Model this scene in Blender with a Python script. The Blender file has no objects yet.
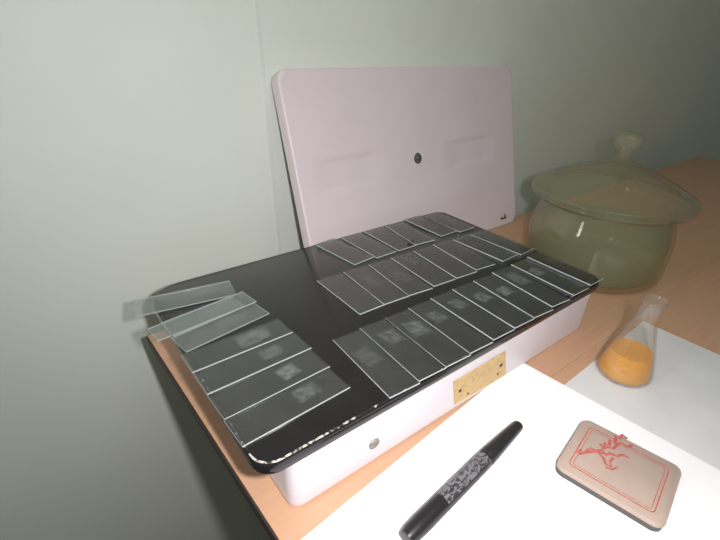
import bpy, bmesh, math, random
from mathutils import Vector, Matrix
random.seed(7)
S = 0.001                                  # everything below is written in millimetres
scene = bpy.context.scene
COL = scene.collection
PI = math.pi

# ------------------------------------------------------------------ camera
F_PX = 427.868
PPX, PPY = 378.0, 304.5
RX = Vector((0.78297509, -0.62098049, 0.03651353))      # camera right
RY = Vector((-0.31047027, -0.44097817, -0.84210835))    # camera down
RZ = Vector((0.53903452, 0.64801349, -0.53807090))      # camera forward
TV = Vector((-72.110028, 97.048443, 237.318947))
CAM = -(RX * TV.x + RY * TV.y + RZ * TV.z)

def ray(u, v):
    return RX * ((u - PPX) / F_PX) + RY * ((v - PPY) / F_PX) + RZ
def at(u, v, z):
    r = ray(u, v)
    return CAM + r * ((z - CAM.z) / r.z)

def aty(u, v, y):
    r = ray(u, v)
    return CAM + r * ((y - CAM.y) / r.y)

cd = bpy.data.cameras.new('camera')
cd.sensor_width = 36.0
cd.lens = F_PX * 36.0 / 720.0
cd.shift_x = (360 - PPX) / 720.0
cd.shift_y = (PPY - 270) / 720.0
cd.clip_start = 0.005
cd.clip_end = 50
cam = bpy.data.objects.new('camera', cd)
m = Matrix.Identity(4)
for i in range(3):
    m[i][0] = RX[i]; m[i][1] = -RY[i]; m[i][2] = -RZ[i]; m[i][3] = CAM[i] * S
cam.matrix_world = m
COL.objects.link(cam)
scene.camera = cam

# ------------------------------------------------------------------ materials
def new_mat(name):
    mt = bpy.data.materials.new(name); mt.use_nodes = True
    nt = mt.node_tree
    return mt, nt, nt.nodes['Principled BSDF'], nt.nodes['Material Output']

def simple(name, col, rough=0.5, metal=0.0, coat=0.0, spec=0.5, noise=0.0, nscale=40, bump=0.0, bscale=400):
    mt, nt, b, o = new_mat(name)
    b.inputs['Roughness'].default_value = rough
    b.inputs['Metallic'].default_value = metal
    b.inputs['Coat Weight'].default_value = coat
    b.inputs['Coat Roughness'].default_value = 0.08
    b.inputs['Specular IOR Level'].default_value = spec
    b.inputs['Base Color'].default_value = (*col, 1)
    tc = nt.nodes.new('ShaderNodeTexCoord')
    if noise > 0:
        n = nt.nodes.new('ShaderNodeTexNoise'); n.inputs['Scale'].default_value = nscale
        n.inputs['Detail'].default_value = 5
        nt.links.new(tc.outputs['Object'], n.inputs['Vector'])
        r = nt.nodes.new('ShaderNodeValToRGB')
        r.color_ramp.elements[0].position = .3; r.color_ramp.elements[1].position = .7
        r.color_ramp.elements[0].color = (*[c * (1 - noise) for c in col], 1)
        r.color_ramp.elements[1].color = (*[min(1, c * (1 + noise)) for c in col], 1)
        nt.links.new(n.outputs['Fac'], r.inputs['Fac'])
        nt.links.new(r.outputs['Color'], b.inputs['Base Color'])
    if bump > 0:
        n2 = nt.nodes.new('ShaderNodeTexNoise'); n2.inputs['Scale'].default_value = bscale
        nt.links.new(tc.outputs['Object'], n2.inputs['Vector'])
        bp = nt.nodes.new('ShaderNodeBump'); bp.inputs['Strength'].default_value = bump
        bp.inputs['Distance'].default_value = 0.0005
        nt.links.new(n2.outputs['Fac'], bp.inputs['Height'])
        nt.links.new(bp.outputs['Normal'], b.inputs['Normal'])
    return mt

def wood_mat():
    mt, nt, b, o = new_mat('beech_tabletop')
    tc = nt.nodes.new('ShaderNodeTexCoord')
    mp = nt.nodes.new('ShaderNodeMapping'); mp.inputs['Scale'].default_value = (3, 60, 60)
    nt.links.new(tc.outputs['Object'], mp.inputs['Vector'])
    n = nt.nodes.new('ShaderNodeTexNoise'); n.inputs['Scale'].default_value = 3; n.inputs['Detail'].default_value = 6
    n.inputs['Distortion'].default_value = .6
    nt.links.new(mp.outputs['Vector'], n.inputs['Vector'])
    r = nt.nodes.new('ShaderNodeValToRGB')
    r.color_ramp.elements[0].position = .3; r.color_ramp.elements[1].position = .75
    r.color_ramp.elements[0].color = (.52, .30, .185, 1)
    r.color_ramp.elements[1].color = (.56, .335, .21, 1)
    nt.links.new(n.outputs['Fac'], r.inputs['Fac'])
    nt.links.new(r.outputs['Color'], b.inputs['Base Color'])
    b.inputs['Roughness'].default_value = .45
    return mt

def thin_glass(name, tint, haze_col, haze, rough=0.02, ior=1.5, haze_noise=True):
    """thin clear sheet: see-through body, Fresnel reflection, a faint dusty film"""
    mt, nt, b, o = new_mat(name)
    nt.nodes.remove(b)
    tr = nt.nodes.new('ShaderNodeBsdfTransparent'); tr.inputs['Color'].default_value = (*tint, 1)
    df = nt.nodes.new('ShaderNodeBsdfDiffuse'); df.inputs['Color'].default_value = (*haze_col, 1)
    gl = nt.nodes.new('ShaderNodeBsdfGlossy'); gl.inputs['Roughness'].default_value = rough
    fr = nt.nodes.new('ShaderNodeFresnel'); fr.inputs['IOR'].default_value = ior
    # the sheet does not bend rays, so both faces reflect like air-to-glass
    ge = nt.nodes.new('ShaderNodeNewGeometry'); mi_ = nt.nodes.new('ShaderNodeMapRange')
    mi_.inputs['To Min'].default_value = ior; mi_.inputs['To Max'].default_value = 1.0 / ior
    nt.links.new(ge.outputs['Backfacing'], mi_.inputs['Value']); nt.links.new(mi_.outputs['Result'], fr.inputs['IOR'])
    m1 = nt.nodes.new('ShaderNodeMixShader'); m2 = nt.nodes.new('ShaderNodeMixShader')
    if haze_noise:
        oi = nt.nodes.new('ShaderNodeObjectInfo')
        tc = nt.nodes.new('ShaderNodeTexCoord')
        ad = nt.nodes.new('ShaderNodeVectorMath'); ad.operation = 'ADD'
        nt.links.new(tc.outputs['Object'], ad.inputs[0]); nt.links.new(oi.outputs['Location'], ad.inputs[1])
        n = nt.nodes.new('ShaderNodeTexNoise'); n.inputs['Scale'].default_value = 60; n.inputs['Detail'].default_value = 4
        nt.links.new(ad.outputs[0], n.inputs['Vector'])
        mr = nt.nodes.new('ShaderNodeMapRange')
        mr.inputs['From Min'].default_value = .3; mr.inputs['From Max'].default_value = .75
        mr.inputs['To Min'].default_value = haze * .75; mr.inputs['To Max'].default_value = haze * 1.3
        nt.links.new(n.outputs['Fac'], mr.inputs['Value'])
        nt.links.new(mr.outputs['Result'], m1.inputs['Fac'])
    else:
        m1.inputs['Fac'].default_value = haze
    nt.links.new(tr.outputs[0], m1.inputs[1]); nt.links.new(df.outputs[0], m1.inputs[2])
    nt.links.new(fr.outputs[0], m2.inputs['Fac'])
    nt.links.new(m1.outputs[0], m2.inputs[1]); nt.links.new(gl.outputs[0], m2.inputs[2])
    nt.links.new(m2.outputs[0], o.inputs['Surface'])
    return mt

def ground_edge(one_way=True):
    """ground edge of a slide: frosted from outside, clear when looked at through the glass"""
    mt, nt, b, o = new_mat('ground_glass_edge')
    b.inputs['Base Color'].default_value = (.44, .48, .465, 1); b.inputs['Roughness'].default_value = .2
    tr = nt.nodes.new('ShaderNodeBsdfTransparent'); tr.inputs['Color'].default_value = (.9, .95, .93, 1)
    ge = nt.nodes.new('ShaderNodeNewGeometry'); mx = nt.nodes.new('ShaderNodeMixShader')
    mx.inputs['Fac'].default_value = .35
    if one_way: nt.links.new(ge.outputs['Backfacing'], mx.inputs['Fac'])
    nt.links.new(b.outputs[0], mx.inputs[1]); nt.links.new(tr.outputs[0], mx.inputs[2])
    nt.links.new(mx.outputs[0], o.inputs['Surface'])
    return mt

def section_mat():
    """milky tissue section: blotchy, fading out at its own ragged border"""
    mt, nt, b, o = new_mat('tissue')
    nt.nodes.remove(b)
    tc = nt.nodes.new('ShaderNodeTexCoord'); oi = nt.nodes.new('ShaderNodeObjectInfo')
    ad = nt.nodes.new('ShaderNodeVectorMath'); ad.operation = 'ADD'
    sc = nt.nodes.new('ShaderNodeVectorMath'); sc.operation = 'SCALE'; sc.inputs['Scale'].default_value = 3.1
    cr = nt.nodes.new('ShaderNodeCombineXYZ')
    nt.links.new(oi.outputs['Random'], cr.inputs['X']); nt.links.new(oi.outputs['Random'], cr.inputs['Y'])
    nt.links.new(cr.outputs[0], sc.inputs[0])
    nt.links.new(tc.outputs['Object'], ad.inputs[0]); nt.links.new(sc.outputs[0], ad.inputs[1])
    n = nt.nodes.new('ShaderNodeTexNoise'); n.inputs['Scale'].default_value = 160; n.inputs['Detail'].default_value = 4
    nt.links.new(ad.outputs[0], n.inputs['Vector'])
    # border fade from the vertex attribute
    at_ = nt.nodes.new('ShaderNodeAttribute'); at_.attribute_name = 'cover'
    mr = nt.nodes.new('ShaderNodeMapRange')
    mr.inputs['From Min'].default_value = .3; mr.inputs['From Max'].default_value = .7
    mr.inputs['To Min'].default_value = .05; mr.inputs['To Max'].default_value = .26
    nt.links.new(n.outputs['Fac'], mr.inputs['Value'])
    mu = nt.nodes.new('ShaderNodeMath'); mu.operation = 'MULTIPLY'
    nt.links.new(mr.outputs['Result'], mu.inputs[0]); nt.links.new(at_.outputs['Fac'], mu.inputs[1])
    tr = nt.nodes.new('ShaderNodeBsdfTransparent')
    df = nt.nodes.new('ShaderNodeBsdfDiffuse'); df.inputs['Color'].default_value = (.5, .53, .5, 1)
    mx = nt.nodes.new('ShaderNodeMixShader')
    nt.links.new(mu.outputs[0], mx.inputs['Fac'])
    nt.links.new(tr.outputs[0], mx.inputs[1]); nt.links.new(df.outputs[0], mx.inputs[2])
    nt.links.new(mx.outputs[0], o.inputs['Surface'])
    return mt

def worn_rim_mat():
    """black enamel chipped to bare metal along the rim"""
    mt, nt, b, o = new_mat('worn_black_rim')
    tc = nt.nodes.new('ShaderNodeTexCoord')
    n = nt.nodes.new('ShaderNodeTexNoise'); n.inputs['Scale'].default_value = 330; n.inputs['Detail'].default_value = 8
    nt.links.new(tc.outputs['Object'], n.inputs['Vector'])
    r = nt.nodes.new('ShaderNodeValToRGB')
    r.color_ramp.elements[0].position = .60; r.color_ramp.elements[1].position = .70
    r.color_ramp.elements[0].color = (.012, .011, .012, 1); r.color_ramp.elements[1].color = (.45, .40, .36, 1)
    # most worn at the front left corner, where the lid is grabbed
    ds = nt.nodes.new('ShaderNodeVectorMath'); ds.operation = 'DISTANCE'
    ds.inputs[1].default_value = (-.172, -.113, .06)
    nt.links.new(tc.outputs['Object'], ds.inputs[0])
    mr = nt.nodes.new('ShaderNodeMapRange')
    mr.inputs['From Min'].default_value = .01; mr.inputs['From Max'].default_value = .06
    mr.inputs['To Min'].default_value = .18; mr.inputs['To Max'].default_value = 0
    nt.links.new(ds.outputs['Value'], mr.inputs['Value'])
    sm = nt.nodes.new('ShaderNodeMath'); sm.operation = 'ADD'
    nt.links.new(n.outputs['Fac'], sm.inputs[0]); nt.links.new(mr.outputs['Result'], sm.inputs[1])
    nt.links.new(sm.outputs[0], r.inputs['Fac'])
    nt.links.new(r.outputs['Color'], b.inputs['Base Color'])
    b.inputs['Roughness'].default_value = .3
    return mt

def brass_mat():
    mt, nt, b, o = new_mat('brass')
    tc = nt.nodes.new('ShaderNodeTexCoord')
    mp = nt.nodes.new('ShaderNodeMapping'); mp.inputs['Scale'].default_value = (1, 1, 2.2)
    nt.links.new(tc.outputs['Object'], mp.inputs['Vector'])
    n = nt.nodes.new('ShaderNodeTexNoise'); n.inputs['Scale'].default_value = 170; n.inputs['Detail'].default_value = 3
    nt.links.new(mp.outputs['Vector'], n.inputs['Vector'])
    r = nt.nodes.new('ShaderNodeValToRGB')
    r.color_ramp.elements[0].position = .33; r.color_ramp.elements[1].position = .52
    r.color_ramp.elements[0].color = (.50, .32, .12, 1); r.color_ramp.elements[1].color = (.62, .43, .19, 1)
    nt.links.new(n.outputs['Fac'], r.inputs['Fac'])
    nt.links.new(r.outputs['Color'], b.inputs['Base Color'])
    b.inputs['Metallic'].default_value = .25; b.inputs['Roughness'].default_value = .45
    return mt

def marker_label_mat():
    mt, nt, b, o = new_mat('marker_print')
    tc = nt.nodes.new('ShaderNodeTexCoord')
    mp = nt.nodes.new('ShaderNodeMapping'); mp.inputs['Scale'].default_value = (1, 1.6, 1.6)
    nt.links.new(tc.outputs['Object'], mp.inputs['Vector'])
    n = nt.nodes.new('ShaderNodeTexNoise'); n.inputs['Scale'].default_value = 190; n.inputs['Detail'].default_value = 2
    n.inputs['Distortion'].default_value = 1.6
    nt.links.new(mp.outputs['Vector'], n.inputs['Vector'])
    r = nt.nodes.new('ShaderNodeValToRGB')
    r.color_ramp.elements[0].position = .43; r.color_ramp.elements[1].position = .52
    r.color_ramp.elements[0].color = (.03, .03, .032, 1); r.color_ramp.elements[1].color = (.17, .165, .175, 1)
    nt.links.new(n.outputs['Fac'], r.inputs['Fac'])
    nt.links.new(r.outputs['Color'], b.inputs['Base Color'])
    b.inputs['Roughness'].default_value = .4
    return mt

M = dict(
    wall=simple('green_grey_wall_paint', (.665, .70, .63), .6, noise=.03, nscale=6, bump=.15, bscale=60),
    trim=simple('wall_strip_paint', (.63, .66, .60), .5),
    floor=simple('floor_linoleum', (.10, .11, .09), .5, noise=.2, nscale=10),
    wood=wood_mat(),
    edge=simple('dark_table_edging', (.035, .022, .015), .6),
    enamel=simple('white_enamel', (.68, .635, .665), .35, noise=.02, nscale=15),
    cover=simple('pinkish_white_enamel', (.67, .585, .61), .45, noise=.025, nscale=12),
    black=simple('black_enamel', (.0125, .011, .0115), .16, spec=.36, noise=.25, nscale=25),
    rim=worn_rim_mat(),
    brass=brass_mat(),
    chrome=simple('dull_chrome', (.5, .5, .48), .25, metal=1.0),
    oldscrew=simple('dull_screw', (.30, .27, .24), .55, metal=.5, noise=.4, nscale=300),
    rivet=simple('dark_rivet', (.10, .075, .05), .45, metal=.6),
    darkmetal=simple('dark_metal', (.10, .095, .09), .45, metal=.5),
    rubber=simple('rubber', (.02, .02, .02), .8),
    paper=simple('white_paper', (.90, .885, .90), .8, noise=.01, nscale=8),
    sheet=simple('pale_grey_paper', (.66, .655, .66), .5, noise=.05, nscale=25),
    blackplastic=simple('black_plastic', (.016, .014, .015), .33),
    capplastic=simple('cap_plastic', (.022, .02, .021), .3),
    label=marker_label_mat(),
    tan=simple('tan_card', (.42, .32, .265), .5, noise=.06, nscale=50),
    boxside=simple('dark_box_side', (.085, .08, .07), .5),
    red=simple('red_print', (.46, .115, .10), .55, noise=.35, nscale=500),
    slide=thin_glass('slide_glass', (.95, .97, .96), (.43, .42, .42), .027, .03),
    slide_clear=thin_glass('thick_slide_glass', (.93, .96, .945), (.53, .56, .545), .10, .04),
    edgeglass=ground_edge(),
    edgeclear=ground_edge(False),
    section=section_mat(),
    jar=thin_glass('jar_glass', (.955, .95, .88), (.51, .48, .36), .075, .03, 1.5, False),
    flask=thin_glass('flask_glass', (.975, .98, .975), (.5, .5, .5), .04, .03, 1.5, False),
    water=thin_glass('greenish_water', (.88, .94, .87), (.37, .43, .35), .13, .02, 1.33, False),
    amber=thin_glass('amber_liquid', (.98, .70, .20), (.95, .50, .06), .5, .05, 1.33, False),
)

# ------------------------------------------------------------------ mesh helpers
def tag(o, label, cat, group=None):
    o['label'] = label; o['category'] = cat
    if group: o['group'] = group
    return o
def struct(o):
    o['kind'] = 'structure'; return o
def empty(name, loc=(0, 0, 0), rz=0.0):
    o = bpy.data.objects.new(name, None); COL.objects.link(o)
    o.empty_display_size = .02
    o.location = Vector(loc) * S; o.rotation_euler = (0, 0, rz)
    return o
def build(name, bm, mats, parent=None, smooth=False, scale=True, angle=None):
    if scale: bmesh.ops.scale(bm, vec=(S, S, S), verts=bm.verts)
    bmesh.ops.recalc_face_normals(bm, faces=bm.faces)
    me = bpy.data.meshes.new(name); bm.to_mesh(me); bm.free()
    for mt in (mats if isinstance(mats, (list, tuple)) else [mats]): me.materials.append(mt)
    if smooth:
        me.polygons.foreach_set('use_smooth', [True] * len(me.polygons))
        if angle: me.set_sharp_from_angle(angle=math.radians(angle))
    o = bpy.data.objects.new(name, me); COL.objects.link(o)
    if parent: o.parent = parent
    return o
def box(bm, x0, x1, y0, y1, z0, z1, mi=0):
    v = [bm.verts.new((x, y, z)) for z in (z0, z1) for y in (y0, y1) for x in (x0, x1)]
    for q in ((0, 2, 3, 1), (4, 5, 7, 6), (0, 1, 5, 4), (2, 6, 7, 3), (0, 4, 6, 2), (1, 3, 7, 5)):
        f = bm.faces.new([v[i] for i in q]); f.material_index = mi
    return v
def bevel_all(bm, off, seg=2):
    bmesh.ops.bevel(bm, geom=list(bm.edges), offset=off, segments=seg, profile=.6, affect='EDGES')
def rr_ring(x0, x1, y0, y1, r, seg=10, rbl=None):
    pts = []; r_ = r; rbl = rbl or r
    for cx, cy, a0, r in ((x1 - r_, y0 + r_, -PI / 2, r_), (x1 - r_, y1 - r_, 0, r_), (x0 + rbl, y1 - rbl, PI / 2, rbl), (x0 + r_, y0 + r_, PI, r_)):
        for k in range(seg + 1):
            a = a0 + PI / 2 * k / seg
            pts.append((cx + r * math.cos(a), cy + r * math.sin(a)))
    return pts
def rr_loft(bm, x0, x1, y0, y1, r, prof, seg=10, cap0=True, cap1=True, mis=None, rbl=None):
    """stack of rounded rectangles; prof = [(inset, z), ...]"""
    rings = []
    for ins, z in prof:
        rr = max(r - ins, .3)
        rings.append([bm.verts.new((x, y, z)) for x, y in rr_ring(x0 + ins, x1 - ins, y0 + ins, y1 - ins, rr, seg, max(rbl - ins, .3) if rbl else None)])
    n = len(rings[0])
    for k in range(len(rings) - 1):
        for i in range(n):
            f = bm.faces.new((rings[k][i], rings[k][(i + 1) % n], rings[k + 1][(i + 1) % n], rings[k + 1][i]))
            if mis: f.material_index = mis[k]
    if cap0: bm.faces.new(rings[0][::-1])
    if cap1: bm.faces.new(rings[-1])
    return rings
def lathe(bm, prof, seg=64, mi=0):
    rings = []
    for r, z in prof:
        if r < 1e-6: rings.append([bm.verts.new((0, 0, z))])
        else: rings.append([bm.verts.new((r * math.cos(2 * PI * k / seg), r * math.sin(2 * PI * k / seg), z)) for k in range(seg)])
    for a, b in zip(rings, rings[1:]):
        for k in range(seg):
            k2 = (k + 1) % seg
            if len(a) == 1 and len(b) == 1: continue
            if len(a) == 1: f = bm.faces.new((a[0], b[k], b[k2]))
            elif len(b) == 1: f = bm.faces.new((a[k], a[k2], b[0]))
            else: f = bm.faces.new((a[k], a[k2], b[k2], b[k]))
            f.material_index = mi
def xform(bm, mat, verts=None):
    bmesh.ops.transform(bm, matrix=mat, verts=verts if verts is not None else bm.verts)

TZ = -62.0                                   # table top height

# ------------------------------------------------------------------ the room
bm = bmesh.new(); box(bm, -1200, 2600, 332, 352, -800, 1500)
struct(build('wall_back', bm, M['wall']))
bm = bmesh.new(); box(bm, -1200, 2600, -1500, 332, -820, -800)
struct(build('floor', bm, M['floor']))
bm = bmesh.new(); box(bm, 186, 191, 331.3, 332, -800, 1500); bevel_all(bm, .3, 1)
struct(build('trim_1', bm, M['trim']))

# ------------------------------------------------------------------ table
table = empty('table', (500, 60, TZ))
tag(table, 'pale wooden table with a dark edge carrying the white box and papers', 'table')
# top: two boards with a fine seam, left edge slightly askew
def tx(y): return 8.6 - (y - 25) * .034          # left edge line
def board(y0, y1):
    bm = bmesh.new()
    pts = [(tx(y0), y0), (1500, y0), (1500, y1), (tx(y1), y1)]
    top = [bm.verts.new((x, y, TZ)) for x, y in pts]; bot = [bm.verts.new((x, y, TZ - 13)) for x, y in pts]
    bm.faces.new(top); bm.faces.new(bot[::-1])
    for i in range(4): bm.faces.new((top[i], bot[i], bot[(i + 1) % 4], top[(i + 1) % 4]))
    bevel_all(bm, .25, 1)
    xform(bm, Matrix.Translation((-500, -60, -TZ)))
    return build('board', bm, M['wood'], table)
board(-23.2, 265); board(-420, -23.3)
bm = bmesh.new()
v = []
for y in (-420, 265):
    for dx, z in ((-1.6, TZ - .4), (-.1, TZ - .4), (-.1, TZ - 13), (-1.6, TZ - 13)):
        v.append(bm.verts.new((tx(y) + dx - 500, y - 60, z - TZ)))
for i in range(4): bm.faces.new((v[i], v[(i + 1) % 4], v[4 + (i + 1) % 4], v[4 + i]))
bm.faces.new(v[:4]); bm.faces.new(v[4:][::-1])
build('edge_band', bm, M['edge'], table)['label'] = 'dark brown edge band'
for lx, ly in ((160, 210), (160, -360), (1440, 210), (1440, -360)):
    bm = bmesh.new(); box(bm, lx - 22, lx + 22, ly - 22, ly + 22, -800, TZ - 13.05); bevel_all(bm, 2, 1)
    xform(bm, Matrix.Translation((-500, -60, -TZ)))
    build('leg', bm, M['wood'], table)

# ------------------------------------------------------------------ slide warming box
X0, W, D = 6.5, 399.5, 244.5
wb = empty('slide_warmer', (202, 116, TZ))
tag(wb, 'white metal warming box with a glossy black top carrying rows of glass slides', 'slide warmer')
def in_wb(bm): xform(bm, Matrix.Translation((-202, -116, -TZ)))
bm = bmesh.new()
# rounded black top plate with a turned down rim
rr_loft(bm, X0, W, 0, D, 15,
        [(2.5, -10.5), (.6, -10), (0, -8.5), (0, -3.2), (.35, -1.6), (.9, -.7), (2.0, 0)], seg=12,
        mis=[0, 0, 0, 0, 0, 1], rbl=32)
in_wb(bm)
build('top_plate', bm, [M['black'], M['rim']], wb, True, angle=35)['label'] = 'black enamelled top plate, chipped along its rim'
bm = bmesh.new()
rr_loft(bm, X0 + 19, W - 8, 3.5, D - 4, 9, [(1.5, TZ + 1), (0, TZ + 2.5), (0, -10.45)], seg=6)
in_wb(bm)
build('body', bm, M['enamel'], wb, True, angle=35)['label'] = 'white enamelled metal body'
for fx, fy in ((40, 24), (375, 24), (40, 210), (375, 210)):
    bm = bmesh.new(); lathe(bm, [(0, 0), (8, 0), (8, 1.1), (0, 1.1)], 20)
    xform(bm, Matrix.Translation((fx - 202, fy - 116, 0))); build('foot', bm, M['rubber'], wb)
# brass name plate on the front face
bm = bmesh.new()
c = [(p.x, p.z) for p in (aty(453.8, 382.6, 2.4), aty(506, 351.3, 2.4), aty(506.3, 374.6, 2.4), aty(455, 405, 2.4))]
f0 = [bm.verts.new((x, 2.4, z)) for x, z in c]; f1 = [bm.verts.new((x, 3.45, z)) for x, z in c]
bm.faces.new(f0); bm.faces.new(f1[::-1])
for i in range(4): bm.faces.new((f0[i], f1[i], f1[(i + 1) % 4], f0[(i + 1) % 4]))
bevel_all(bm, .35, 1)
in_wb(bm)
nplate = build('nameplate', bm, M['brass'], wb)
nplate['label'] = 'brass name plate held by small rivets'
def stud(name, x, y, z, r, h, mt, parent, slot=False):
    bm = bmesh.new(); lathe(bm, [(0, 0), (r, 0), (r, h * .45), (r * .75, h * .85), (0, h)], 18)
    xform(bm, Matrix.Translation((x - 202, y - 116, z - TZ)) @ Matrix.Rotation(PI / 2, 4, 'X'))
    return build(name, bm, mt, parent, True)
def rv(u, v): p = aty(u, v, 2.3); return (p.x, 2.35, p.z)
stud('rivet', *rv(460, 390.8), 1.7, .9, M['rivet'], nplate)
stud('rivet', *rv(501, 365.3), 1.9, .9, M['rivet'], nplate)
stud('rivet', *rv(497.8, 374), 1.1, .6, M['rivet'], nplate)
stud('rivet', *rv(467.8, 393.7), 1.1, .6, M['rivet'], nplate)
_p = aty(374, 443.5, 3.4)
sc1 = stud('screw', _p.x, 3.45, _p.z, 4.6, 1.8, M['oldscrew'], wb)

# ------------------------------------------------------------------ glass slides
def slide_mesh(L, Wd, th=1.3):
    bm = bmesh.new(); box(bm, -L / 2, L / 2, -Wd / 2, Wd / 2, 0, th)
    bmesh.ops.bevel(bm, geom=list(bm.edges), offset=.1, segments=1, affect='EDGES')
    for f in bm.faces:
        f.normal_update()
        f.material_index = 0 if abs(f.normal.z) > .95 else 1
    return bm
def section(parent, px, py, w, h, rz, th=1.3, strength=1.0):
    """thin patch of tissue lying on the slide, ragged border through a 'cover' attribute"""
    bm = bmesh.new(); n = 8
    lay = bm.verts.layers.float.new('cover')
    g = []
    for j in range(n + 1):
        row = []
        for i in range(n + 1):
            a, b = i / n, j / n
            v = bm.verts.new(((a - .5) * w, (b - .5) * h, 0))
            e = min(a, 1 - a, b, 1 - b)
            v[lay] = strength * (0 if e < .01 else (.75 if e < .14 else 1.0)) * random.uniform(.75, 1.1)
            row.append(v)
        g.append(row)
    for j in range(n):
        for i in range(n): bm.faces.new((g[j][i], g[j][i + 1], g[j + 1][i + 1], g[j + 1][i]))
    o = build('tissue_section', bm, M['section'], parent)
    o.location = (px * S, py * S, (th + .06) * S); o.rotation_euler = (0, 0, rz)
    o['label'] = 'cloudy grey tissue section'
    return o

ORD = ['first', 'second', 'third', 'fourth', 'fifth', 'sixth', 'seventh', 'eighth', 'ninth', 'tenth']
def row(edges, L, Wd, tpl_name, labeller, group, secs, zbase=.2):
    """slides lying across the plate; edges = list of (back x, front x, front y)"""
    me = None
    for i, (xb, xf, y0) in enumerate(edges):
        ang = math.atan2(L, xb - xf) if False else PI / 2 + math.atan2(xf - xb, L)
        # left long edge runs from (xf, y0) to (xb, y0+L)
        d = Vector((math.cos(ang), math.sin(ang), 0)); nrm = Vector((d.y, -d.x, 0))   # nrm points right
        ctr = Vector((xf, y0, 0)) + d * (L / 2) + nrm * (Wd / 2)
        bm = slide_mesh(L, Wd) if me is None else None
        if me is None:
            o = build('glass_slide', bm, [M['slide'], M['edgeglass']]); me = o.data; proto = o
        else:
            o = proto.copy(); o.data = me.copy(); COL.objects.link(o)
        o.location = Vector((ctr.x, ctr.y, zbase)) * S
        o.rotation_euler = (0, 0, ang)
        tag(o, labeller(i), 'glass slide', group)
        s = secs.get(i)
        if s: section(o, s[0], s[1], s[2], s[3], s[4], strength=s[5])

# front row, ten slides along the front edge of the plate
fr = [(107.2, 103.0, .6), (134.4, 130.4, 1.0), (161.3, 157.6, .2), (188.8, 185.0, .4), (217.6, 214.5, .8),
      (247.0, 243.2, .8), (277.5, 270.8, .2), (308.2, 301.0, 1.2), (341.0, 337.6, .6), (372.2, 371.2, 1.4)]
fsec = {0: (6, 2, 24, 17, .2, .5), 1: (14, -1, 22, 18, .1, .6), 2: (12, 0, 24, 20, -.1, .8), 3: (14, 1, 20, 16, .15, .65),
        4: (17, -1, 18, 16, .1, .8), 5: (12, 0, 17, 16, .25, 1.0), 6: (8, 1, 17, 17, .1, 1.2),
        7: (16, 0, 30, 19, -.05, .85), 8: (12, 4, 18, 15, .2, 1.1), 9: (18, 0, 18, 14, .1, .35)}
def lab_front(i):
    if i == 0: return 'glass slide at the near left end of the front row on the black plate'
    if i == 9: return 'glass slide at the far right corner of the black plate, end of the front row'
    return '%s glass slide from the left in the front row along the front rim' % ORD[i]
row(fr, 77.5, 26.9, 'front', lab_front, 'glass slides in the front row', fsec)

# middle row, seven slides
mr_ = [(147.5, 147.0, 95), (179.5, 174.8, 95), (211.0, 204.0, 93.5), (241.4, 236.4, 92.5), (274.0, 267.6, 91),
       (305.5, 298.5, 91.5), (336.5, 340.0, 88), (366.5, 371.0, 86.5)]
msec = {1: (4, 0, 34, 18, 0, .35), 2: (-2, 0, 30, 18, .3, .35), 3: (18, 0, 18, 15, .1, .45), 5: (10, 0, 26, 18, .1, .35)}
def lab_mid(i):
    if i == 0: return 'glass slide at the left end of the middle row on the black plate'
    if i == 7: return 'glass slide at the right end of the middle row, by the jar side edge'
    return '%s glass slide from the left in the middle row on the black plate' % ORD[i]
row(mr_, 73, 29.0, 'middle', lab_mid, 'glass slides in the middle row', msec)

# back row, six slides at the edge next to the leaning cover
br = [(190.8, 198.8, 174.5), (226.8, 228.4, 174.0), (260.8, 260.6, 174.4), (294.6, 288.0, 175.3), (330.4, 332.0, 176.0), (359.5, 362.0, 172)]
def lab_back(i):
    if i == 0: return 'glass slide at the left end of the back row before the leaning cover'
    if i == 5: return 'glass slide at the right end of the back row before the leaning cover'
    return '%s glass slide from the left in the back row before the leaning cover' % ORD[i]
row(br, 66.5, 29.0, 'back', lab_back, 'glass slides in the back row', {})

# left group: four flat slides and the overlapping heap behind them
def one_slide(corner, ang, L, Wd, z, label, sec=None, mat='slide', tilt=0.0):
    """corner = near-left corner of the slide, long axis at ang from +x"""
    d = Vector((math.cos(ang), math.sin(ang), 0)); nrm = Vector((-d.y, d.x, 0))
    ctr = Vector((corner[0], corner[1], 0)) + d * (L / 2) + nrm * (Wd / 2)
    o = build('glass_slide', slide_mesh(L, Wd), [M[mat], M['edgeclear' if mat == 'slide_clear' else 'edgeglass']])
    o.location = Vector((ctr.x, ctr.y, z)) * S
    o.rotation_euler = (tilt, 0, ang)
    tag(o, label, 'glass slide', 'glass slides at the left end of the plate')
    if sec: section(o, *sec[:5], strength=sec[5])
    return o
one_slide((6.4, 21.9), .042, 81, 25.9, .05, 'glass slide nearest the front left corner of the black plate', (14, 2, 20, 15, .1, .7))
one_slide((6.0, 48.4), .046, 82, 25.8, .05, 'second slide from the front corner in the left column, with square section', (14, 1, 17, 15, .1, 1.2))
one_slide((5.2, 76.6), .03, 83, 25.6, .05, 'third slide from the front corner in the left column of slides', (14, 1, 20, 14, 0, .8))
one_slide((4.6, 104.2), .022, 82, 24.6, .05, 'fourth slide from the front corner in the left column, cloudy right half', (12, 0, 30, 19, 0, 1.2))
one_slide((8.6, 130.0), .16, 76, 24.6, .05, 'greenish slide at the front of the bright heap at the left end', (8, 0, 30, 14, 0, .6), 'slide_clear')
one_slide((-4.6, 156.6), .12, 76, 21.5, .05, 'slide mostly hidden in the heap, only its end poking out over table', None, 'slide_clear')
one_slide((6.6, 154.6), .125, 76, 23.6, 1.45, 'topmost slide of the heap at the left end of the black plate', (10, 0, 34, 15, 0, .5), 'slide_clear')
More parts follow.
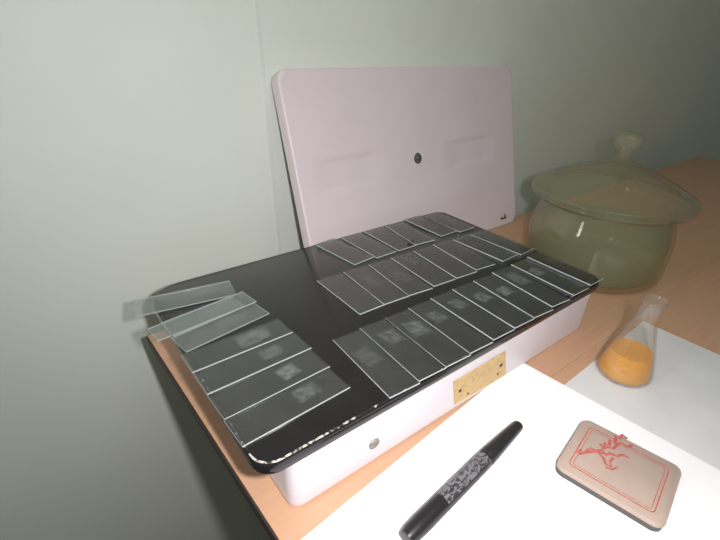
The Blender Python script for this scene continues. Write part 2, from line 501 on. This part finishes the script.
one_slide((-10.0, 201.0), -.16, 84, 27.0, .9, 'slide jutting out over the back left corner of the black plate', (12, 3, 26, 15, 0, .6), 'slide_clear', math.radians(2.0))

# ------------------------------------------------------------------ leaning cover
TILT = math.radians(16.0)
cov = empty('metal_cover', (399, 247.2, TZ))
tag(cov, 'pinkish white pressed metal cover leaning on the wall behind the slide box', 'cover')
LW, LH, LT = 407.0, 246.0, 17.0
CM = Matrix.Translation((-LW / 2, 0, 0))
def cov_xf(bm):
    # local (u, v, w): u right, v up the slope, w out of the front face
    up = Vector((0, math.sin(TILT), math.cos(TILT))); out = Vector((0, -math.cos(TILT), math.sin(TILT)))
    mat = Matrix(((1, 0, 0, -LW / 2), (0, up.y, out.y, up.y * .3), (0, up.z, out.z, up.z * .3), (0, 0, 0, 1)))
    xform(bm, mat)
def grid_lines(n, L):
    base = [0, .2, .5, .9, 1.5, 2.2, 5.5]
    step = (L - 11) / n
    return base + [5.5 + step * k for k in range(1, n)] + [L - b for b in reversed(base)]
def sstep(a, b, x):
    t = min(1, max(0, (x - a) / (b - a))); return t * t * (3 - 2 * t)
def panel_depth(u, v):
    d = 0
    for u0, u1, vb, vt in ((16, 138, 107, 149.5), (236, 362, 108, 149)):
        k = sstep(u0, u0 + 40, u) * (1 - sstep(u1 - 40, u1, u)) * sstep(vb, vb + 9, v) * (1 - sstep(vt - 3.0, vt, v))
        d = max(d, k)
    return -1.8 * d
def sdf(u, v, r=13.0):
    qx = abs(u - LW / 2) - (LW / 2 - r); qy = abs(v - LH / 2) - (LH / 2 - r)
    return math.hypot(max(qx, 0), max(qy, 0)) + min(max(qx, qy), 0) - r
bm = bmesh.new()
us, vs = grid_lines(140, LW), grid_lines(84, LH)
g = []
ER = 2.2
for v_ in vs:
    rw = []
    for u_ in us:
        uu, vv = u_, v_
        s_ = sdf(uu, vv)
        if s_ > 0:                                   # pull corner points back onto the rounded outline
            cx = min(max(uu, 13), LW - 13); cy = min(max(vv, 13), LH - 13)
            dx, dy = uu - cx, vv - cy; l = math.hypot(dx, dy)
            uu, vv = cx + dx / l * 13, cy + dy / l * 13; s_ = 0
        dd = -s_
        h = 0 if dd >= ER else -ER + math.sqrt(max(0, ER * ER - (ER - dd) ** 2))
        rw.append(bm.verts.new((uu, vv, h + panel_depth(uu, vv))))
    g.append(rw)
for j in range(len(vs) - 1):
    for i in range(len(us) - 1):
        bm.faces.new((g[j][i], g[j][i + 1], g[j + 1][i + 1], g[j + 1][i]))
loop = [g[0][i] for i in range(len(us))] + [g[j][-1] for j in range(1, len(vs))] + \
       [g[-1][i] for i in range(len(us) - 2, -1, -1)] + [g[j][0] for j in range(len(vs) - 2, 0, -1)]
bk = [bm.verts.new((v_.co.x, max(v_.co.y, 5.1), -LT)) for v_ in loop]
n = len(loop)
for i in range(n): bm.faces.new((loop[i], bk[i], bk[(i + 1) % n], loop[(i + 1) % n]))
bm.faces.new(bk)
bmesh.ops.remove_doubles(bm, verts=bm.verts, dist=.02)
cov_xf(bm)
build('pressed_panel', bm, M['cover'], cov, True, angle=50)
bm = bmesh.new()
lathe(bm, [(0, -.5), (7.2, -.5), (7.2, .9), (6.4, 1.4), (4.6, 1.4), (4.6, 1.0), (4.2, 1.0)], 28)
xform(bm, Matrix.Translation((188.5, 132.5, 0))); cov_xf(bm)
wsh = build('washer', bm, M['chrome'], cov, True, angle=40)
bm = bmesh.new()
lathe(bm, [(0, .9), (4.3, .9), (4.3, 2.6), (3.2, 4.2), (1.4, 5.0), (0, 5.1)], 6)
bmesh.ops.bevel(bm, geom=list(bm.edges), offset=.3, segments=1, affect='EDGES')
xform(bm, Matrix.Translation((188.5, 132.5, 0))); cov_xf(bm)
build('bolt', bm, M['darkmetal'], cov, True, angle=40)
# broken clip at the lower right corner
bm = bmesh.new()
box(bm, 364, 379, 11, 13.5, -.3, 1.2, 0); box(bm, 374, 376.5, 11, 19, -.3, 1.6, 0)
box(bm, 366, 368.5, 12, 16, -.3, 1.0, 0)
bevel_all(bm, .4, 1); cov_xf(bm)
build('clip', bm, M['darkmetal'], cov)['label'] = 'small dark bent clip'

# ------------------------------------------------------------------ big glass jar
JX, JY, JR = 549, 84, 92
jar = empty('glass_jar', (JX, JY, TZ))
tag(jar, 'large round glass jar with a knobbed lid standing right of the slide box', 'jar')
bm = bmesh.new()
outp = [(0, 0), (JR - 12, 0), (JR - 5, 1.5), (JR - 1, 6), (JR, 14), (JR, 46), (JR - .6, 54), (JR - 2, 62), (JR - 4.4, 72), (JR - 7.4, 82), (JR - 11, 92), (JR - 10.5, 96), (JR + 6, 99.5), (JR + 8.5, 102), (JR + 8, 104.5), (JR + 6, 105.2)]
inn = [(JR - 5, 105.2), (JR - 14, 98), (JR - 15, 91), (JR - 9, 73), (JR - 6.3, 62), (JR - 4.5, 48), (JR - 4.5, 16), (JR - 9, 8), (JR - 16, 6), (0, 6)]
lathe(bm, outp + inn, 96)
build('jar_body', bm, M['jar'], jar, True, angle=60)
bm = bmesh.new()
lathe(bm, [(0, 6.2), (JR - 16, 6.2), (JR - 9.2, 8.3), (JR - 4.8, 16), (JR - 4.8, 48), (JR - 6.3, 62), (0, 62)], 96)
build('liquid', bm, M['water'], jar, True, angle=40)['label'] = 'clear greenish liquid'
bm = bmesh.new()
lathe(bm, [(JR + 6, 105.8), (JR + 8.5, 106.1), (JR + 9, 108.6), (JR + 8, 110.6), (JR + 3, 112), (JR - 12, 121), (JR - 40, 134), (22, 145), (10, 149), (7.5, 153)], 96)
lathe(bm, [(JR + 6, 105.8), (JR - 4, 106.3), (JR - 14, 116), (JR - 42, 129.5), (20, 141), (0, 143.5)], 96)
bmesh.ops.remove_doubles(bm, verts=bm.verts, dist=.01)
jl = build('jar_lid', bm, M['jar'], jar, True, angle=60)
bm = bmesh.new()
lathe(bm, [(7.5, 153), (7, 155), (9.5, 159), (15, 164), (17, 171), (15, 177), (8, 181), (0, 181.6)], 40)
build('knob', bm, M['jar'], jl, True)

# ------------------------------------------------------------------ papers
def sheet(name, corner, u, L, Wd, z, mt, label):
    """corner, unit direction u for the long side, the short side turned clockwise-left of it"""
    bm = bmesh.new(); nu, nv = 14, 10
    un = Vector((u[0], u[1], 0)).normalized(); vn = Vector((-un.y, un.x, 0))
    top = []
    for i in range(nu + 1):
        top.append([bm.verts.new(tuple(un * (L * i / nu) + vn * (Wd * j / nv) + Vector((0, 0, .3)))) for j in range(nv + 1)])
    bot = [[bm.verts.new((v.co.x, v.co.y, 0)) for v in r] for r in top]
    for i in range(nu):
        for j in range(nv):
            bm.faces.new((top[i][j], top[i + 1][j], top[i + 1][j + 1], top[i][j + 1]))
            bm.faces.new((bot[i][j], bot[i][j + 1], bot[i + 1][j + 1], bot[i + 1][j]))
    for i in range(nu):
        for j in (0, nv): bm.faces.new((top[i][j], bot[i][j], bot[i + 1][j], top[i + 1][j]))
    for j in range(nv):
        for i in (0, nu): bm.faces.new((top[i][j], top[i][j + 1], bot[i][j + 1], bot[i][j]))
    o = build(name, bm, mt); o.location = Vector((corner[0], corner[1], z)) * S
    return tag(o, label, 'paper')
sheet('paper_sheet', (283.8, 10.0), (-.9954, -.0958), 297, 210, TZ + .45, M['paper'], 'bright white paper sheet under the black marker, tucked below the box')
p0 = at(567, 383, TZ); p1 = at(598, 358, TZ); p0.z = p1.z = 0; dr = (p1 - p0).normalized()
sc0 = p0 + dr * 170
sheet('paper_sheet', (sc0.x, sc0.y), (-dr.x, -dr.y), 205, 150, TZ + .06, M['sheet'], 'greyish sheet under the small flask, partly below the white paper')

# ------------------------------------------------------------------ marker pen
PZ = TZ + .78
R0 = 6.9
tip = at(519, 424.5, PZ + R0); mid = at(470.5, 473.5, PZ + R0)
ax = (mid - tip).normalized()
mk = empty('marker_pen', (tip.x, tip.y, PZ + R0), math.atan2(ax.y, ax.x))
tag(mk, 'black marker pen with capped end lying on the white paper', 'marker')
RYm = Matrix.Rotation(PI / 2, 4, 'Y')                   # lathe axis z -> local x
joint = (at(486, 459, PZ + R0) - tip).length
def pen_part(name, prof, mt, parent=mk, seg=32):
    bm = bmesh.new(); lathe(bm, prof, seg); xform(bm, RYm)
    return build(name, bm, mt, parent, True, angle=40)
pen_part('cap', [(0, 0), (3.2, .2), (4.3, 1.2), (4.7, 3), (5.6, joint * .45), (6.5, joint * .8), (6.8, joint - .8), (6.5, joint), (0, joint)], M['capplastic'])
bl = 137.0
brl = pen_part('barrel', [(0, joint + .05), (6.1, joint + .05), (6.75, joint + 1.2), (6.85, joint + 8), (6.85, bl - 14), (6.2, bl - 4), (5.2, bl - .6), (0, bl)], M['blackplastic'])
# printed wrap around part of the barrel
bm = bmesh.new(); seg = 20; rws = []
for k in range(seg + 1):
    a = math.radians(-170 + 130 * k / seg)            # side towards the photographer
    rws.append([bm.verts.new((xx, 6.9 * math.cos(a), -6.9 * math.sin(a))) for xx in (joint + 1.6, joint + 52)])
for k in range(seg): bm.faces.new((rws[k][0], rws[k][1], rws[k + 1][1], rws[k + 1][0]))
build('printed_band', bm, M['label'], brl, True)['label'] = 'grey printed band with dark script'

# ------------------------------------------------------------------ flat tan box with red print
BH = 8.6
bz = TZ + .78
a_ = at(584, 420, bz + BH); b_ = at(556, 465, bz + BH)
e1 = (a_ - b_); e1.z = 0; bl1 = 62.0; ang1 = math.atan2(e1.y, e1.x)
tb = empty('flat_box', (b_.x, b_.y, bz), ang1)
tag(tb, 'flat tan box with rounded corners and red print on the white paper', 'box')
BLn = 72.0
bm = bmesh.new()
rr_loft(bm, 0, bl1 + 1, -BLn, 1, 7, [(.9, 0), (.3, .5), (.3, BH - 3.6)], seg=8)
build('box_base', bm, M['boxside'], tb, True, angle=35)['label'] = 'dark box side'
bm = bmesh.new()
rr_loft(bm, 0, bl1 + 1, -BLn, 1, 7, [(.2, BH - 3.5), (0, BH - 3.2), (0, BH - 1.2), (.4, BH - .4), (1.2, BH)], seg=8, mis=[0, 0, 0, 0])
inv = Matrix.Rotation(-ang1, 4, 'Z') @ Matrix.Translation((-b_.x, -b_.y, -bz))
_z = [.05]
def stroke(bm, pts, w, closed=False):
    """flat printed stroke on the box top, pts local"""
    P = [Vector((p[0], p[1], 0)) for p in pts]
    nn = len(P); vs_ = []
    for i in range(nn):
        a = P[i - 1] if (i > 0 or closed) else P[i]; b = P[(i + 1) % nn] if (i < nn - 1 or closed) else P[i]
        t = (b - a).normalized(); nr = Vector((-t.y, t.x, 0)) * w / 2
        vs_.append((bm.verts.new((P[i].x + nr.x, P[i].y + nr.y, BH + _z[0])), bm.verts.new((P[i].x - nr.x, P[i].y - nr.y, BH + _z[0]))))
    for i in range(nn if closed else nn - 1):
        j = (i + 1) % nn
        f = bm.faces.new((vs_[i][0], vs_[i][1], vs_[j][1], vs_[j][0])); f.material_index = 1
def px(u, v):
    p = inv @ at(u, v, bz + BH); return (p.x, p.y)
def crop(pts): return [px(540 + x / 5.4, 380 + y / 5.4) for x, y in pts]
stroke(bm, rr_ring(7.5, bl1 - 6.5, -BLn + 8, -6.5, 3, 5), .9, True)
stroke(bm, rr_ring(9.7, bl1 - 8.7, -BLn + 10.2, -8.7, 2, 5), .5, True)
for pts, w in (
    ([(200, 392), (222, 378), (240, 396), (262, 374), (282, 394)], 2.2),
    ([(205, 400), (250, 392), (300, 388), (350, 398)], 1.6),
    ([(270, 366), (300, 384), (332, 378), (356, 404), (380, 396), (410, 410)], 2.2),
    ([(322, 346), (345, 362), (352, 338), (372, 356), (380, 324), (402, 344), (412, 305)], 2.4),
    ([(335, 372), (365, 360), (395, 372), (420, 348)], 2.0),
    ([(318, 396), (344, 424), (352, 452), (382, 472), (378, 440), (396, 420)], 1.8),
    ([(352, 470), (388, 484), (420, 470)], 1.4),
    ([(400, 300), (430, 318), (448, 296), (470, 318)], 2.2),
    ([(410, 350), (440, 340), (470, 362), (500, 352)], 2.2),
    ([(410, 412), (450, 404), (480, 422)], 2.0)):
    _z[0] += .012; stroke(bm, crop(pts), w * 1.1)
build('box_lid', bm, [M['tan'], M['red']], tb, True, angle=30)['label'] = 'tan lid with red border and red emblem'

# ------------------------------------------------------------------ small conical flask
fb = at(622, 372.5, TZ + .4)
fl = empty('conical_flask', (fb.x, fb.y, TZ + .4))
tag(fl, 'small conical glass flask of amber liquid at the right on greyish sheet', 'flask')
bm = bmesh.new()
lathe(bm, [(0, 0), (20, 0), (23.5, 1.2), (25.2, 4.5), (25, 9), (22.5, 20), (11.5, 56), (9.8, 62), (9.5, 80), (11.2, 83), (11.4, 84.5), (10.2, 84.8),
           (8.3, 82), (8.3, 62), (10, 56), (21.2, 20), (23.7, 9), (23.8, 5), (22, 2.4), (0, 1.8)], 48)
build('flask_glass', bm, M['flask'], fl, True, angle=60)
bm = bmesh.new()
lathe(bm, [(0, 1.9), (21.8, 2.5), (23.6, 5), (23.5, 9), (21.0, 20), (18.6, 28), (0, 28)], 48)
build('liquid', bm, M['amber'], fl, True, angle=40)['label'] = 'amber liquid'

# ------------------------------------------------------------------ light
def area(name, loc, tgt, size, watts, col=(1, 1, 1), shape='DISK', sy=None):
    l = bpy.data.lights.new(name, 'AREA'); l.shape = shape; l.size = size * S; l.energy = watts; l.color = col
    if sy: l.size_y = sy * S
    o = bpy.data.objects.new(name, l); COL.objects.link(o)
    o.location = Vector(loc) * S
    o.rotation_euler = (Vector(tgt) - Vector(loc)).to_track_quat('-Z', 'Y').to_euler()
    return o
fp = CAM + RX * 46 - RY * 14 - RZ * 5
area('camera_flash', fp, fp + RZ * 100, 20, 2.3, (1.0, .97, .985))
area('overhead_fill', (300, -500, 1480), (300, 100, 0), 500, 3.0, (.93, 1.0, .85), 'RECTANGLE', 900)  # unseen fill added as ambient from above, leaves the space below the table dark

area('side_streak_light', (-1150, 240, 680), (450, 110, 0), 130, 3.8, (.95, .98, 1.0), 'RECTANGLE', 1000)  # unseen narrow light added to put a bright streak on the jar shoulder

w = bpy.data.worlds.new('world'); scene.world = w; w.use_nodes = True
w.node_tree.nodes['Background'].inputs['Color'].default_value = (.93, 1.0, .85, 1)
w.node_tree.nodes['Background'].inputs['Strength'].default_value = .10

scene.cycles.transparent_max_bounces = 48
scene.view_settings.view_transform = 'Standard'
scene.view_settings.look = 'None'
scene.view_settings.exposure = 0.0
scene.view_settings.gamma = 1.0
scene.view_settings.use_curve_mapping = False
